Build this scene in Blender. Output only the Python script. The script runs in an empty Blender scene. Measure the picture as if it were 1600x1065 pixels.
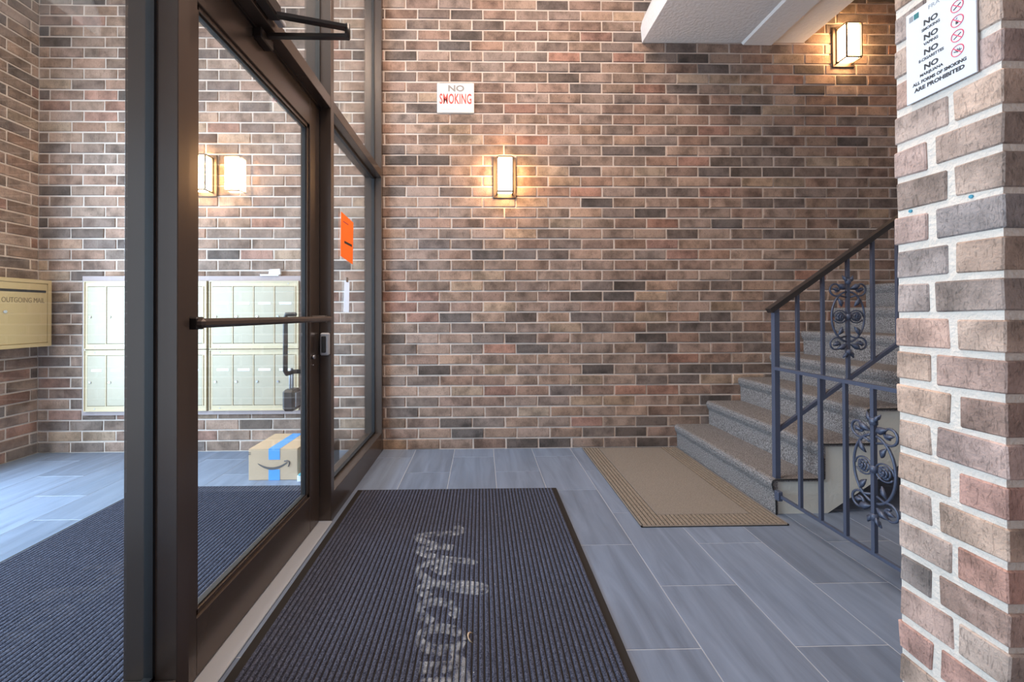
import bpy, bmesh, math, random
from mathutils import Vector, Matrix
rnd = random.Random(7)
R = math.radians
scene = bpy.context.scene
COL = scene.collection

# ------------------------------------------------------------------ camera
cam_d = bpy.data.cameras.new('camera'); cam = bpy.data.objects.new('camera', cam_d); COL.objects.link(cam)
CAM = Vector((0, 0, 1.07))
yaw, pitch, roll = R(1.165), R(0.4), R(0.18)
fw = Vector((math.sin(yaw)*math.cos(pitch), math.cos(yaw)*math.cos(pitch), math.sin(pitch)))
r0 = Vector((math.cos(yaw), -math.sin(yaw), 0)); u0 = r0.cross(fw)
rt = math.cos(roll)*r0 - math.sin(roll)*u0; up = math.cos(roll)*u0 + math.sin(roll)*r0
cam.matrix_world = Matrix(((rt.x, up.x, -fw.x, CAM.x), (rt.y, up.y, -fw.y, CAM.y), (rt.z, up.z, -fw.z, CAM.z), (0, 0, 0, 1)))
FPX, PPX, PPY = 660.0, 765.5, 490 - 660*math.tan(pitch)
cam_d.sensor_width = 36; cam_d.lens = FPX/1600*36
cam_d.shift_x = (800-PPX)/1600; cam_d.shift_y = -(532.5-PPY)/1600
cam_d.clip_start = 0.02; cam_d.clip_end = 100
scene.camera = cam

# ------------------------------------------------------------------ world and light
w = bpy.data.worlds.new('world'); scene.world = w; w.use_nodes = True
bg = w.node_tree.nodes['Background']; bg.inputs[0].default_value = (0.62, 0.78, 1.0, 1); bg.inputs[1].default_value = 1.3

def area(name, loc, aim, sx, sy, power, col):
    d = bpy.data.lights.new(name, 'AREA'); d.shape = 'RECTANGLE'; d.size = sx; d.size_y = sy
    d.energy = power; d.color = col
    o = bpy.data.objects.new(name, d); COL.objects.link(o); o.location = loc
    o.rotation_euler = (Vector(aim)-Vector(loc)).to_track_quat('-Z', 'Y').to_euler()
    return o
# daylight falling in through the glazed entrance on the vestibule's street side
area('entrance_daylight', (-3.62, 1.45, 1.40), (0.0, 1.45, 1.15), 2.4, 2.3, 250, (0.60, 0.78, 1.0))
# added warm fill lights, unseen overhead: one in the hall, one in the vestibule
area('hall_fill_light', (0.2, 1.75, 4.1), (0.2, 1.9, 0), 1.2, 1.2, 66, (1.0, 0.80, 0.64))
area('vestibule_fill_light', (-2.1, 1.2, 4.1), (-2.1, 1.2, 0), 0.9, 0.9, 45, (1.0, 0.86, 0.72))

vs = scene.view_settings
scene.display_settings.display_device = 'sRGB'
vs.view_transform = 'Standard'; vs.look = 'None'; vs.exposure = 0.45; vs.gamma = 1.0; vs.use_curve_mapping = False

# ------------------------------------------------------------------ materials
def new_mat(name):
    m = bpy.data.materials.new(name); m.use_nodes = True
    nt = m.node_tree; b = nt.nodes['Principled BSDF']
    return m, nt, b
def N(nt, kind, **kw):
    n = nt.nodes.new(kind)
    for k, v in kw.items():
        if k.startswith('i_'): n.inputs[k[2:].replace('_', ' ')].default_value = v
        else: setattr(n, k, v)
    return n
def L(nt, a, b): nt.links.new(a, b)
def plain(name, col, rough=0.5, metal=0.0, bump=0.0, bscale=200, var=0.0, vscale=8, spec=0.5):
    m, nt, b = new_mat(name)
    b.inputs['Base Color'].default_value = (*col, 1); b.inputs['Roughness'].default_value = rough
    b.inputs['Metallic'].default_value = metal; b.inputs['Specular IOR Level'].default_value = spec
    tc = N(nt, 'ShaderNodeNewGeometry')
    if var:
        n = N(nt, 'ShaderNodeTexNoise', i_Scale=vscale, i_Detail=5.0); L(nt, tc.outputs['Position'], n.inputs['Vector'])
        mr = N(nt, 'ShaderNodeMapRange'); mr.inputs[3].default_value = 1-var; mr.inputs[4].default_value = 1+var
        L(nt, n.outputs['Fac'], mr.inputs[0])
        mx = N(nt, 'ShaderNodeVectorMath', operation='SCALE'); mx.inputs[0].default_value = col
        L(nt, mr.outputs[0], mx.inputs['Scale']); L(nt, mx.outputs[0], b.inputs['Base Color'])
    if bump:
        n2 = N(nt, 'ShaderNodeTexNoise', i_Scale=bscale, i_Detail=4.0); L(nt, tc.outputs['Position'], n2.inputs['Vector'])
        bp = N(nt, 'ShaderNodeBump', i_Strength=bump, i_Distance=0.01); L(nt, n2.outputs['Fac'], bp.inputs['Height'])
        L(nt, bp.outputs[0], b.inputs['Normal'])
    return m
def emit(name, col, s):
    m, nt, b = new_mat(name); b.inputs['Base Color'].default_value = (0.9, 0.85, 0.75, 1)
    b.inputs['Emission Color'].default_value = (*col, 1); b.inputs['Emission Strength'].default_value = s
    return m
def glass(name, tint=(0.95, 0.98, 0.97)):
    m, nt, b = new_mat(name); nt.nodes.remove(b); out = nt.nodes['Material Output']
    tr = N(nt, 'ShaderNodeBsdfTransparent'); tr.inputs[0].default_value = (*tint, 1)
    gl = N(nt, 'ShaderNodeBsdfGlossy', i_Roughness=0.0); gl.inputs[0].default_value = (1, 1, 1, 1)
    lw = N(nt, 'ShaderNodeLayerWeight'); lw.inputs[0].default_value = 0.5
    p = N(nt, 'ShaderNodeMath', operation='POWER'); p.inputs[1].default_value = 5.0; L(nt, lw.outputs['Facing'], p.inputs[0])
    mr = N(nt, 'ShaderNodeMapRange'); mr.inputs[3].default_value = 0.07; mr.inputs[4].default_value = 0.9; L(nt, p.outputs[0], mr.inputs[0])
    mx = N(nt, 'ShaderNodeMixShader'); L(nt, mr.outputs[0], mx.inputs[0]); L(nt, tr.outputs[0], mx.inputs[1]); L(nt, gl.outputs[0], mx.inputs[2])
    L(nt, mx.outputs[0], out.inputs[0]); return m

def brick_mat(name, use_attr):
    """fired clay: colour per brick (object colour or face colour), smoky flashing, tool scratches"""
    m, nt, b = new_mat(name)
    if use_attr:
        c = N(nt, 'ShaderNodeAttribute', attribute_name='brick_colour').outputs['Color']
    else:
        c = N(nt, 'ShaderNodeObjectInfo').outputs['Color']
    pos = N(nt, 'ShaderNodeNewGeometry').outputs['Position']
    hs = N(nt, 'ShaderNodeVectorMath', operation='SCALE'); hs.inputs['Scale'].default_value = 171.0; L(nt, c, hs.inputs[0])
    pv = N(nt, 'ShaderNodeVectorMath', operation='ADD'); L(nt, pos, pv.inputs[0]); L(nt, hs.outputs[0], pv.inputs[1])
    n1 = N(nt, 'ShaderNodeTexNoise', i_Scale=7.5, i_Detail=4.0, i_Roughness=0.6); L(nt, pv.outputs[0], n1.inputs['Vector'])
    r1 = N(nt, 'ShaderNodeMapRange'); r1.inputs[1].default_value = 0.40; r1.inputs[2].default_value = 0.66
    r1.inputs[3].default_value = 1.10; r1.inputs[4].default_value = 0.48; L(nt, n1.outputs['Fac'], r1.inputs[0])
    mp = N(nt, 'ShaderNodeMapping'); mp.inputs['Rotation'].default_value = (0.5, 0.65, 0.4); mp.inputs['Scale'].default_value = (130, 130, 45); L(nt, pv.outputs[0], mp.inputs[0])
    n2 = N(nt, 'ShaderNodeTexNoise', i_Scale=1.0, i_Detail=4.0, i_Distortion=1.6); L(nt, mp.outputs[0], n2.inputs['Vector'])
    r2 = N(nt, 'ShaderNodeMapRange'); r2.inputs[1].default_value = 0.52; r2.inputs[2].default_value = 0.70
    r2.inputs[3].default_value = 1.04; r2.inputs[4].default_value = 0.66; L(nt, n2.outputs['Fac'], r2.inputs[0])
    mu = N(nt, 'ShaderNodeMath', operation='MULTIPLY'); L(nt, r1.outputs[0], mu.inputs[0]); L(nt, r2.outputs[0], mu.inputs[1])
    sc = N(nt, 'ShaderNodeVectorMath', operation='SCALE'); L(nt, c, sc.inputs[0]); L(nt, mu.outputs[0], sc.inputs['Scale'])
    L(nt, sc.outputs[0], b.inputs['Base Color'])
    b.inputs['Roughness'].default_value = 0.85; b.inputs['Specular IOR Level'].default_value = 0.25
    n3 = N(nt, 'ShaderNodeTexNoise', i_Scale=160.0, i_Detail=3.0); L(nt, pos, n3.inputs['Vector'])
    ad = N(nt, 'ShaderNodeMath', operation='ADD'); L(nt, n3.outputs['Fac'], ad.inputs[0]); L(nt, r2.outputs[0], ad.inputs[1])
    bp = N(nt, 'ShaderNodeBump', i_Strength=0.5, i_Distance=0.006); L(nt, ad.outputs[0], bp.inputs['Height']); L(nt, bp.outputs[0], b.inputs['Normal'])
    return m

def tile_mat():
    m, nt, b = new_mat('slate_tile')
    c = N(nt, 'ShaderNodeObjectInfo')
    pos = N(nt, 'ShaderNodeNewGeometry').outputs['Position']
    off = N(nt, 'ShaderNodeVectorMath', operation='MULTIPLY_ADD'); off.inputs[1].default_value = (1, 1, 1)
    cx = N(nt, 'ShaderNodeCombineXYZ'); s = N(nt, 'ShaderNodeMath', operation='MULTIPLY'); s.inputs[1].default_value = 37.0
    L(nt, c.outputs['Random'], s.inputs[0]); L(nt, s.outputs[0], cx.inputs[0]); L(nt, pos, off.inputs[0]); L(nt, cx.outputs[0], off.inputs[2])
    mp = N(nt, 'ShaderNodeMapping'); mp.inputs['Rotation'].default_value = (0, 0, R(14)); mp.inputs['Scale'].default_value = (16, 1.6, 1); L(nt, off.outputs[0], mp.inputs[0])
    n = N(nt, 'ShaderNodeTexNoise', i_Scale=1.0, i_Detail=6.0, i_Roughness=0.6, i_Distortion=0.7); L(nt, mp.outputs[0], n.inputs['Vector'])
    r = N(nt, 'ShaderNodeMapRange'); r.inputs[1].default_value = 0.3; r.inputs[2].default_value = 0.72; r.inputs[3].default_value = 0.80; r.inputs[4].default_value = 1.28
    L(nt, n.outputs['Fac'], r.inputs[0])
    sc = N(nt, 'ShaderNodeVectorMath', operation='SCALE'); L(nt, c.outputs['Color'], sc.inputs[0]); L(nt, r.outputs[0], sc.inputs['Scale'])
    L(nt, sc.outputs[0], b.inputs['Base Color']); b.inputs['Roughness'].default_value = 0.42
    bp = N(nt, 'ShaderNodeBump', i_Strength=0.15, i_Distance=0.003); L(nt, n.outputs['Fac'], bp.inputs['Height']); L(nt, bp.outputs[0], b.inputs['Normal'])
    return m

def speck(name, dark, light, scale, rough=1.0, bump=0.8, lo=0.4, hi=0.62, stretch=(1, 1, 1), spec=0.1):
    m, nt, b = new_mat(name)
    pos = N(nt, 'ShaderNodeNewGeometry').outputs['Position']
    mp = N(nt, 'ShaderNodeMapping'); mp.inputs['Scale'].default_value = stretch; L(nt, pos, mp.inputs[0])
    n = N(nt, 'ShaderNodeTexNoise', i_Scale=scale, i_Detail=3.0); L(nt, mp.outputs[0], n.inputs['Vector'])
    cr = N(nt, 'ShaderNodeValToRGB'); cr.color_ramp.elements[0].position = lo; cr.color_ramp.elements[1].position = hi
    cr.color_ramp.elements[0].color = (*dark, 1); cr.color_ramp.elements[1].color = (*light, 1)
    L(nt, n.outputs['Fac'], cr.inputs[0]); L(nt, cr.outputs[0], b.inputs['Base Color'])
    b.inputs['Roughness'].default_value = rough; b.inputs['Specular IOR Level'].default_value = spec
    bp = N(nt, 'ShaderNodeBump', i_Strength=bump, i_Distance=0.008); L(nt, n.outputs['Fac'], bp.inputs['Height']); L(nt, bp.outputs[0], b.inputs['Normal'])
    return m
def worn_print(name, col):
    """faded print that is worn away in patches"""
    m, nt, b = new_mat(name); out = nt.nodes['Material Output']
    b.inputs['Base Color'].default_value = (*col, 1); b.inputs['Roughness'].default_value = 0.95
    pos = N(nt, 'ShaderNodeNewGeometry').outputs['Position']
    n = N(nt, 'ShaderNodeTexNoise', i_Scale=38.0, i_Detail=5.0); L(nt, pos, n.inputs['Vector'])
    r = N(nt, 'ShaderNodeMapRange'); r.inputs[1].default_value = 0.36; r.inputs[2].default_value = 0.66; r.inputs[3].default_value = 0.0; r.inputs[4].default_value = 0.38
    L(nt, n.outputs['Fac'], r.inputs[0])
    sx = N(nt, 'ShaderNodeSeparateXYZ'); L(nt, pos, sx.inputs[0])
    wv = N(nt, 'ShaderNodeMath', operation='MULTIPLY'); wv.inputs[1].default_value = 2*math.pi/0.0190; L(nt, sx.outputs[0], wv.inputs[0])
    cs = N(nt, 'ShaderNodeMath', operation='COSINE'); L(nt, wv.outputs[0], cs.inputs[0])
    r3 = N(nt, 'ShaderNodeMapRange'); r3.inputs[1].default_value = -0.7; r3.inputs[2].default_value = 0.3; L(nt, cs.outputs[0], r3.inputs[0])
    mu = N(nt, 'ShaderNodeMath', operation='MULTIPLY'); L(nt, r.outputs[0], mu.inputs[0]); L(nt, r3.outputs[0], mu.inputs[1])
    L(nt, mu.outputs[0], b.inputs['Alpha'])
    return m

M = {}
M['brick'] = brick_mat('brick_clay', False)
M['brick_joined'] = brick_mat('brick_clay_joined', True)
M['mortar'] = plain('mortar', (0.60, 0.50, 0.44), 0.95, bump=0.5, bscale=120, var=0.12, vscale=14, spec=0.2)
M['mortar_pillar'] = plain('mortar_pillar', (0.68, 0.595, 0.525), 0.95, bump=0.6, bscale=90, var=0.10, vscale=20, spec=0.2)
M['tile'] = tile_mat()
M['grout'] = plain('grout', (0.42, 0.44, 0.49), 0.8, var=0.1)
M['plaster'] = plain('white_plaster', (0.74, 0.70, 0.68), 0.9, bump=0.35, bscale=70)
M['soffit'] = plain('soffit_plaster', (0.72, 0.69, 0.68), 0.9, bump=0.6, bscale=45)
M['stringer'] = plain('cream_paint', (0.66, 0.66, 0.60), 0.6, bump=0.25, bscale=60, var=0.06)
M['bronze'] = plain('bronze_anodised', (0.105, 0.080, 0.068), 0.27, 0.5, var=0.06, vscale=4)
M['bronze_dark'] = plain('bronze_dark', (0.035, 0.028, 0.026), 0.35, 0.4)
M['rubber'] = plain('black_rubber', (0.012, 0.012, 0.014), 0.5)
M['alu'] = plain('aluminium', (0.46, 0.49, 0.55), 0.40, 0.25)
M['chrome'] = plain('steel', (0.6, 0.6, 0.62), 0.25, 1.0)
M['glass'] = glass('clear_glass')
M['iron'] = plain('painted_iron', (0.075, 0.090, 0.140), 0.40, 0.2, bump=0.15, bscale=120)
M['handrail'] = plain('handrail_black', (0.022, 0.018, 0.018), 0.35)
M['carpet'] = speck('stair_carpet', (0.075, 0.068, 0.068), (0.40, 0.38, 0.385), 230, bump=1.0, lo=0.34, hi=0.68, stretch=(1, 1, 0.7))
M['binding'] = plain('carpet_binding', (0.02, 0.02, 0.022), 0.9)
M['mat'] = speck('mat_pile', (0.026, 0.029, 0.046), (0.135, 0.148, 0.215), 260, bump=0.6, lo=0.35, hi=0.75)
_nt = M['mat'].node_tree; _b = _nt.nodes['Principled BSDF']; _src = _b.inputs['Base Color'].links[0].from_socket
_vo = N(_nt, 'ShaderNodeTexVoronoi', i_Scale=11.0); L(_nt, N(_nt, 'ShaderNodeNewGeometry').outputs['Position'], _vo.inputs['Vector'])
_lt = N(_nt, 'ShaderNodeMath', operation='LESS_THAN'); _lt.inputs[1].default_value = 0.028; L(_nt, _vo.outputs['Distance'], _lt.inputs[0])
_mx = N(_nt, 'ShaderNodeMix', data_type='RGBA'); _mx.inputs[7].default_value = (0.42, 0.40, 0.38, 1); L(_nt, _lt.outputs[0], _mx.inputs[0]); L(_nt, _src, _mx.inputs[6]); L(_nt, _mx.outputs[2], _b.inputs['Base Color'])
M['mat_rubber'] = plain('mat_rubber', (0.018, 0.015, 0.014), 0.75, spec=0.3)
M['runner_rib'] = speck('runner_rib', (0.20, 0.165, 0.135), (0.29, 0.245, 0.205), 160, bump=0.4)
M['runner_dark'] = plain('runner_base', (0.045, 0.034, 0.028), 0.95)
M['runner'] = speck('runner_pile', (0.185, 0.160, 0.140), (0.275, 0.245, 0.220), 190, bump=0.5, lo=0.3, hi=0.7)
M['print'] = worn_print('faded_print', (0.62, 0.63, 0.66))
M['mail'] = plain('champagne_metal', (0.56, 0.455, 0.30), 0.45, 0.1)
M['mail_door'] = plain('champagne_door', (0.42, 0.365, 0.27), 0.45, 0.1)
M['mail_gap'] = plain('mail_shadow_gap', (0.10, 0.085, 0.06), 0.8)
M['mail_trim'] = plain('mauve_trim', (0.36, 0.29, 0.29), 0.6)
M['brass'] = plain('brass_paint', (0.62, 0.47, 0.25), 0.38, 0.3)
M['brass_dark'] = plain('brass_engraving', (0.22, 0.16, 0.09), 0.6)
M['ink_box'] = plain('ink_box', (0.10, 0.085, 0.08), 0.7)
M['black'] = plain('black_plastic', (0.02, 0.02, 0.022), 0.45)
M['paper'] = plain('white_paper', (0.85, 0.86, 0.9), 0.8)
M['sign'] = plain('sign_white', (0.66, 0.67, 0.72), 0.45)
M['sign_old'] = plain('sign_old_white', (0.66, 0.65, 0.63), 0.5)
M['ink'] = plain('ink_black', (0.03, 0.03, 0.035), 0.6)
M['ink_grey'] = plain('ink_grey', (0.25, 0.22, 0.21), 0.6)
M['ink_red'] = plain('ink_red', (0.55, 0.07, 0.06), 0.6)
M['ink_pink'] = plain('ink_crimson', (0.78, 0.10, 0.16), 0.6)
M['ink_teal'] = plain('ink_teal', (0.02, 0.16, 0.17), 0.6)
M['ink_silver'] = plain('ink_silver', (0.26, 0.27, 0.29), 0.6)
def thin_paper(name, col):
    m, nt, b = new_mat(name); out = nt.nodes['Material Output']; nt.nodes.remove(b)
    d = N(nt, 'ShaderNodeBsdfDiffuse'); d.inputs[0].default_value = (*col, 1)
    t = N(nt, 'ShaderNodeBsdfTranslucent'); t.inputs[0].default_value = (*col, 1)
    x = N(nt, 'ShaderNodeMixShader'); x.inputs[0].default_value = 0.5; L(nt, d.outputs[0], x.inputs[1]); L(nt, t.outputs[0], x.inputs[2]); L(nt, x.outputs[0], out.inputs[0])
    return m
M['orange'] = thin_paper('orange_paper', (0.93, 0.31, 0.09))
M['thin_paper'] = thin_paper('thin_white_paper', (0.85, 0.85, 0.88))
M['card'] = plain('cardboard', (0.56, 0.40, 0.26), 0.85, var=0.05)
M['tape'] = plain('blue_tape', (0.10, 0.36, 0.80), 0.35)
M['teal'] = plain('teal_card', (0.12, 0.48, 0.55), 0.6)
M['plug'] = plain('blue_plug', (0.05, 0.25, 0.35), 0.6)
M['leaf'] = plain('dry_leaf', (0.55, 0.42, 0.30), 0.8)
M['sconce'] = plain('sconce_bronze', (0.09, 0.062, 0.045), 0.45, 0.3)
M['lamp'] = emit('sconce_glass', (1.0, 0.60, 0.27), 40.0)

# ------------------------------------------------------------------ mesh helpers
WLOC = {}
class MB:
    def __init__(s): s.v = []; s.f = []; s.mi = []; s.cur = 0; s.sm = []; s.smooth = False
    def face(s, idx): s.f.append(tuple(idx)); s.mi.append(s.cur); s.sm.append(s.smooth)
    def box(s, x0, x1, y0, y1, z0, z1):
        b = len(s.v)
        s.v += [(x, y, z) for z in (z0, z1) for y in (y0, y1) for x in (x0, x1)]
        for q in ((0, 2, 3, 1), (4, 5, 7, 6), (0, 1, 5, 4), (2, 6, 7, 3), (0, 4, 6, 2), (1, 3, 7, 5)): s.face([b+i for i in q])
        return s
    def bbox(s, x0, x1, y0, y1, z0, z1, c=0.003):
        """box with chamfered edges"""
        bm = bmesh.new(); bmesh.ops.create_cube(bm, size=1)
        for v in bm.verts:
            v.co = Vector(((x0+x1)/2+v.co.x*(x1-x0), (y0+y1)/2+v.co.y*(y1-y0), (z0+z1)/2+v.co.z*(z1-z0)))
        bmesh.ops.bevel(bm, geom=bm.edges[:], offset=min(c, abs(x1-x0)*.4, abs(y1-y0)*.4, abs(z1-z0)*.4), segments=1, affect='EDGES')
        return s.add_bm(bm)
    def add_bm(s, bm):
        b = len(s.v); bm.verts.index_update()
        s.v += [tuple(v.co) for v in bm.verts]
        for f in bm.faces: s.face([b+v.index for v in f.verts])
        bm.free(); return s
    def prism(s, pts, fn, lo, hi):
        """polygon pts (a,b) extruded between lo and hi; fn(a,b,t)->xyz"""
        b = len(s.v); n = len(pts)
        s.v += [fn(a, c, lo) for a, c in pts] + [fn(a, c, hi) for a, c in pts]
        s.face(range(b+n-1, b-1, -1)); s.face(range(b+n, b+2*n))
        for i in range(n):
            j = (i+1) % n; s.face((b+i, b+j, b+n+j, b+n+i))
        return s
    def tube(s, pts, r, n=8, closed=False, flat=1.0, rads=None):
        pts = [Vector(p) for p in pts]; k = len(pts); b = len(s.v)
        ref = None
        for i, p in enumerate(pts):
            a = pts[(i-1) % k] if (closed or i > 0) else p
            c = pts[(i+1) % k] if (closed or i < k-1) else p
            t = (c-a).normalized()
            if ref is None:
                ref = t.orthogonal().normalized()
            ref = (ref - t*ref.dot(t)).normalized(); bi = t.cross(ref)
            rr = rads[i] if rads else r
            for j in range(n):
                an = 2*math.pi*(j+0.5)/n
                s.v.append(tuple(p + ref*math.cos(an)*rr + bi*math.sin(an)*rr*flat))
        old = s.smooth; s.smooth = n > 4
        for i in range(k if closed else k-1):
            for j in range(n):
                a0 = b+i*n+j; a1 = b+i*n+(j+1) % n; c0 = b+((i+1) % k)*n+j; c1 = b+((i+1) % k)*n+(j+1) % n
                s.face((a0, a1, c1, c0))
        s.smooth = old
        if not closed:
            s.face([b+j for j in range(n-1, -1, -1)]); s.face([b+(k-1)*n+j for j in range(n)])
        return s
    def bar(s, a, c, wx, wy):
        """square bar from a to c; wx, wy half widths across"""
        a = Vector(a); c = Vector(c); t = (c-a).normalized()
        side = t.cross(Vector((0, 0, 1)))
        if side.length < 1e-4: side = Vector((1, 0, 0))
        side.normalize(); u = side.cross(t).normalized(); b = len(s.v)
        for p in (a, c):
            for sx, sy in ((-1, -1), (1, -1), (1, 1), (-1, 1)): s.v.append(tuple(p+side*wx*sx+u*wy*sy))
        s.face((b+3, b+2, b+1, b)); s.face((b+4, b+5, b+6, b+7))
        for i in range(4):
            j = (i+1) % 4; s.face((b+i, b+j, b+4+j, b+4+i))
        return s
    def mesh(s, name, mats, origin=(0, 0, 0)):
        me = bpy.data.meshes.new(name); o = Vector(origin)
        me.from_pydata([tuple(Vector(v)-o) for v in s.v], [], s.f)
        for m in mats: me.materials.append(M[m])
        me.polygons.foreach_set('material_index', s.mi); me.polygons.foreach_set('use_smooth', s.sm)
        bm = bmesh.new(); bm.from_mesh(me); bmesh.ops.recalc_face_normals(bm, faces=bm.faces); bm.to_mesh(me); bm.free()
        me.update(); return me
    def build(s, name, mat, parent=None, origin=None, **tags):
        mats = mat if isinstance(mat, (list, tuple)) else [mat]
        if origin is None:
            lo = [min(v[i] for v in s.v) for i in range(3)]; hi = [max(v[i] for v in s.v) for i in range(3)]
            origin = ((lo[0]+hi[0])/2, (lo[1]+hi[1])/2, lo[2])
        return link(name, s.mesh(name, mats, origin), origin, parent, **tags)

def link(name, me, origin, parent=None, **tags):
    o = bpy.data.objects.new(name, me); COL.objects.link(o)
    o.location = Vector(origin)
    if parent is not None:
        o.parent = parent; o.location = Vector(origin)-WLOC[parent]
    WLOC[o] = Vector(origin)
    tag(o, **tags); return o
def tag(o, label=None, cat=None, group=None, kind=None):
    if label: o['label'] = label
    if cat: o['category'] = cat
    if group: o['group'] = group
    if kind: o['kind'] = kind
    return o
def thing(name, loc, label=None, cat=None, group=None, kind=None):
    o = bpy.data.objects.new(name, None); COL.objects.link(o); o.location = loc; o.empty_display_size = 0.1
    WLOC[o] = Vector(loc); return tag(o, label, cat, group, kind)
def text_mesh(name, s, size, fn, mat, parent, origin, depth=0.0006, bold=0.0, sx=1.0, spacing=1.0):
    """flat lettering: fn maps (a,b) in the text plane (centre aligned) plus t (0..depth) to world"""
    cu = bpy.data.curves.new(name, 'FONT'); cu.body = s; cu.size = size; cu.align_x = 'CENTER'; cu.align_y = 'CENTER'
    cu.extrude = depth; cu.offset = bold; cu.space_character = spacing; cu.resolution_u = 3
    o = bpy.data.objects.new(name, cu); COL.objects.link(o)
    bpy.context.view_layer.update()
    me = bpy.data.meshes.new_from_object(o.evaluated_get(bpy.context.evaluated_depsgraph_get()))
    bpy.data.objects.remove(o); bpy.data.curves.remove(cu)
    og = Vector(origin)
    for v in me.vertices: v.co = Vector(fn(v.co.x*sx, v.co.y, v.co.z+depth))-og
    me.materials.clear(); me.materials.append(M[mat]); me.name = name
    bm = bmesh.new(); bm.from_mesh(me); bmesh.ops.recalc_face_normals(bm, faces=bm.faces); bm.to_mesh(me); bm.free()
    return link(name, me, origin, parent)

D = 3.355            # distance of the long brick wall
CO = 0.0833          # brick course
BL = 0.2607          # brick length with joint
JT = 0.0125          # joint
XL = -3.446          # street-side wall of the vestibule
ZC = 4.2             # ceiling
XR = 4.3
YF = -1.6
# ------------------------------------------------------------------ floor
floor = MB().box(XL-0.2, XR+0.1, YF-0.1, D+0.1, -0.12, -0.0012).build('floor', 'grout', origin=(0, 0, -0.12), kind='structure',
        label='blue grey slate-look tile floor')
TW, TL = 0.3045, 0.609
def tile_mesh(w_, l_):
    m = MB(); c = 0.001; a, b = w_/2, l_/2
    v = [(-a, -b, -0.0015), (a, -b, -0.0015), (a, b, -0.0015), (-a, b, -0.0015), (-a+c, -b+c, 0), (a-c, -b+c, 0), (a-c, b-c, 0), (-a+c, b-c, 0)]
    m.v = v
    for q in ((4, 5, 6, 7), (0, 1, 5, 4), (1, 2, 6, 5), (2, 3, 7, 6), (3, 0, 4, 7)): m.face(q)
    return m.mesh('tile', ['tile'])
tcache = {}
for k in range(-14, 9):
    x0, x1 = 0.70+k*TW, 0.70+(k+1)*TW
    x0, x1 = max(x0, XL), min(x1, 3.4)
    if x1-x0 < 0.03: continue
    ph = 1.343 if k % 2 else 1.653
    for j in range(-4, 5):
        y0, y1 = ph+j*TL, ph+(j+1)*TL
        y0, y1 = max(y0, -0.6), min(y1, D)
        if y1-y0 < 0.03: continue
        g = 0.0028
        key = (round(x1-x0, 3), round(y1-y0, 3))
        if key not in tcache: tcache[key] = tile_mesh(x1-x0-g, y1-y0-g)
        o = link('tile', tcache[key], ((x0+x1)/2, (y0+y1)/2, 0), floor)
        s = rnd.uniform(0.86, 1.12); o.color = (0.165*s, 0.205*s, 0.285*s, 1)

# ------------------------------------------------------------------ brickwork
PAL = [((0.330, 0.235, 0.190), 6), ((0.290, 0.195, 0.160), 7), ((0.250, 0.190, 0.165), 5), ((0.135, 0.110, 0.102), 3.0), ((0.320, 0.185, 0.150), 1.7),
       ((0.375, 0.275, 0.210), 2.4), ((0.310, 0.225, 0.190), 6), ((0.190, 0.150, 0.138), 4)]
def pick_col(pal=PAL, gain=1.0):
    t = rnd.uniform(0, sum(p[1] for p in pal))
    for c, wgt in pal:
        t -= wgt
        if t <= 0: break
    s = rnd.uniform(0.85, 1.15)*gain; h = rnd.uniform(-0.05, 0.05)
    return (c[0]*s*(1+h)*1.03, c[1]*s*0.98, c[2]*s*(1-h)*0.92, 1)
def brick_geo(l, h, d, r):
    """one brick lying along local x, face towards -y at y=0, z from 0 to h"""
    c = 0.0035
    def j(a): return r.uniform(-a, a)
    a = l/2
    back = [(-a, d, 0), (a, d, 0), (a, d, h), (-a, d, h)]
    mid = [(-a+j(.0015), c, j(.0012)), (a+j(.0015), c, j(.0012)), (a+j(.0015), c, h+j(.0012)), (-a+j(.0015), c, h+j(.0012))]
    p = j(.0022)
    fr = [(x*(1-c/a)+j(.001), p+j(.001), c+(z/h)*(h-2*c)+j(.0008)) for x, _, z in mid]
    v = back+mid+fr
    f = [(8, 9, 10, 11)]
    for b in (0, 4):
        for i in range(4):
            k = (i+1) % 4; f.append((b+i, b+k, b+4+k, b+4+i))
    return v, f
bcache = {}
def brick_mesh(l, h, d, rot=0):
    key = (round(l, 3), round(h, 3), round(d, 3), rnd.randrange(5), rot)
    if key not in bcache:
        r = random.Random(str(key)); v, f = brick_geo(l, h, d, r)
        m = MB()
        if rot == 0: m.v = v
        elif rot == 1: m.v = [(-y, x, z) for x, y, z in v]      # face towards +x
        elif rot == 2: m.v = [(y, x, z) for x, y, z in v]       # face towards -x
        for q in f: m.face(q)
        bcache[key] = m.mesh('brick', ['brick'])
    return bcache[key]
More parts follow.
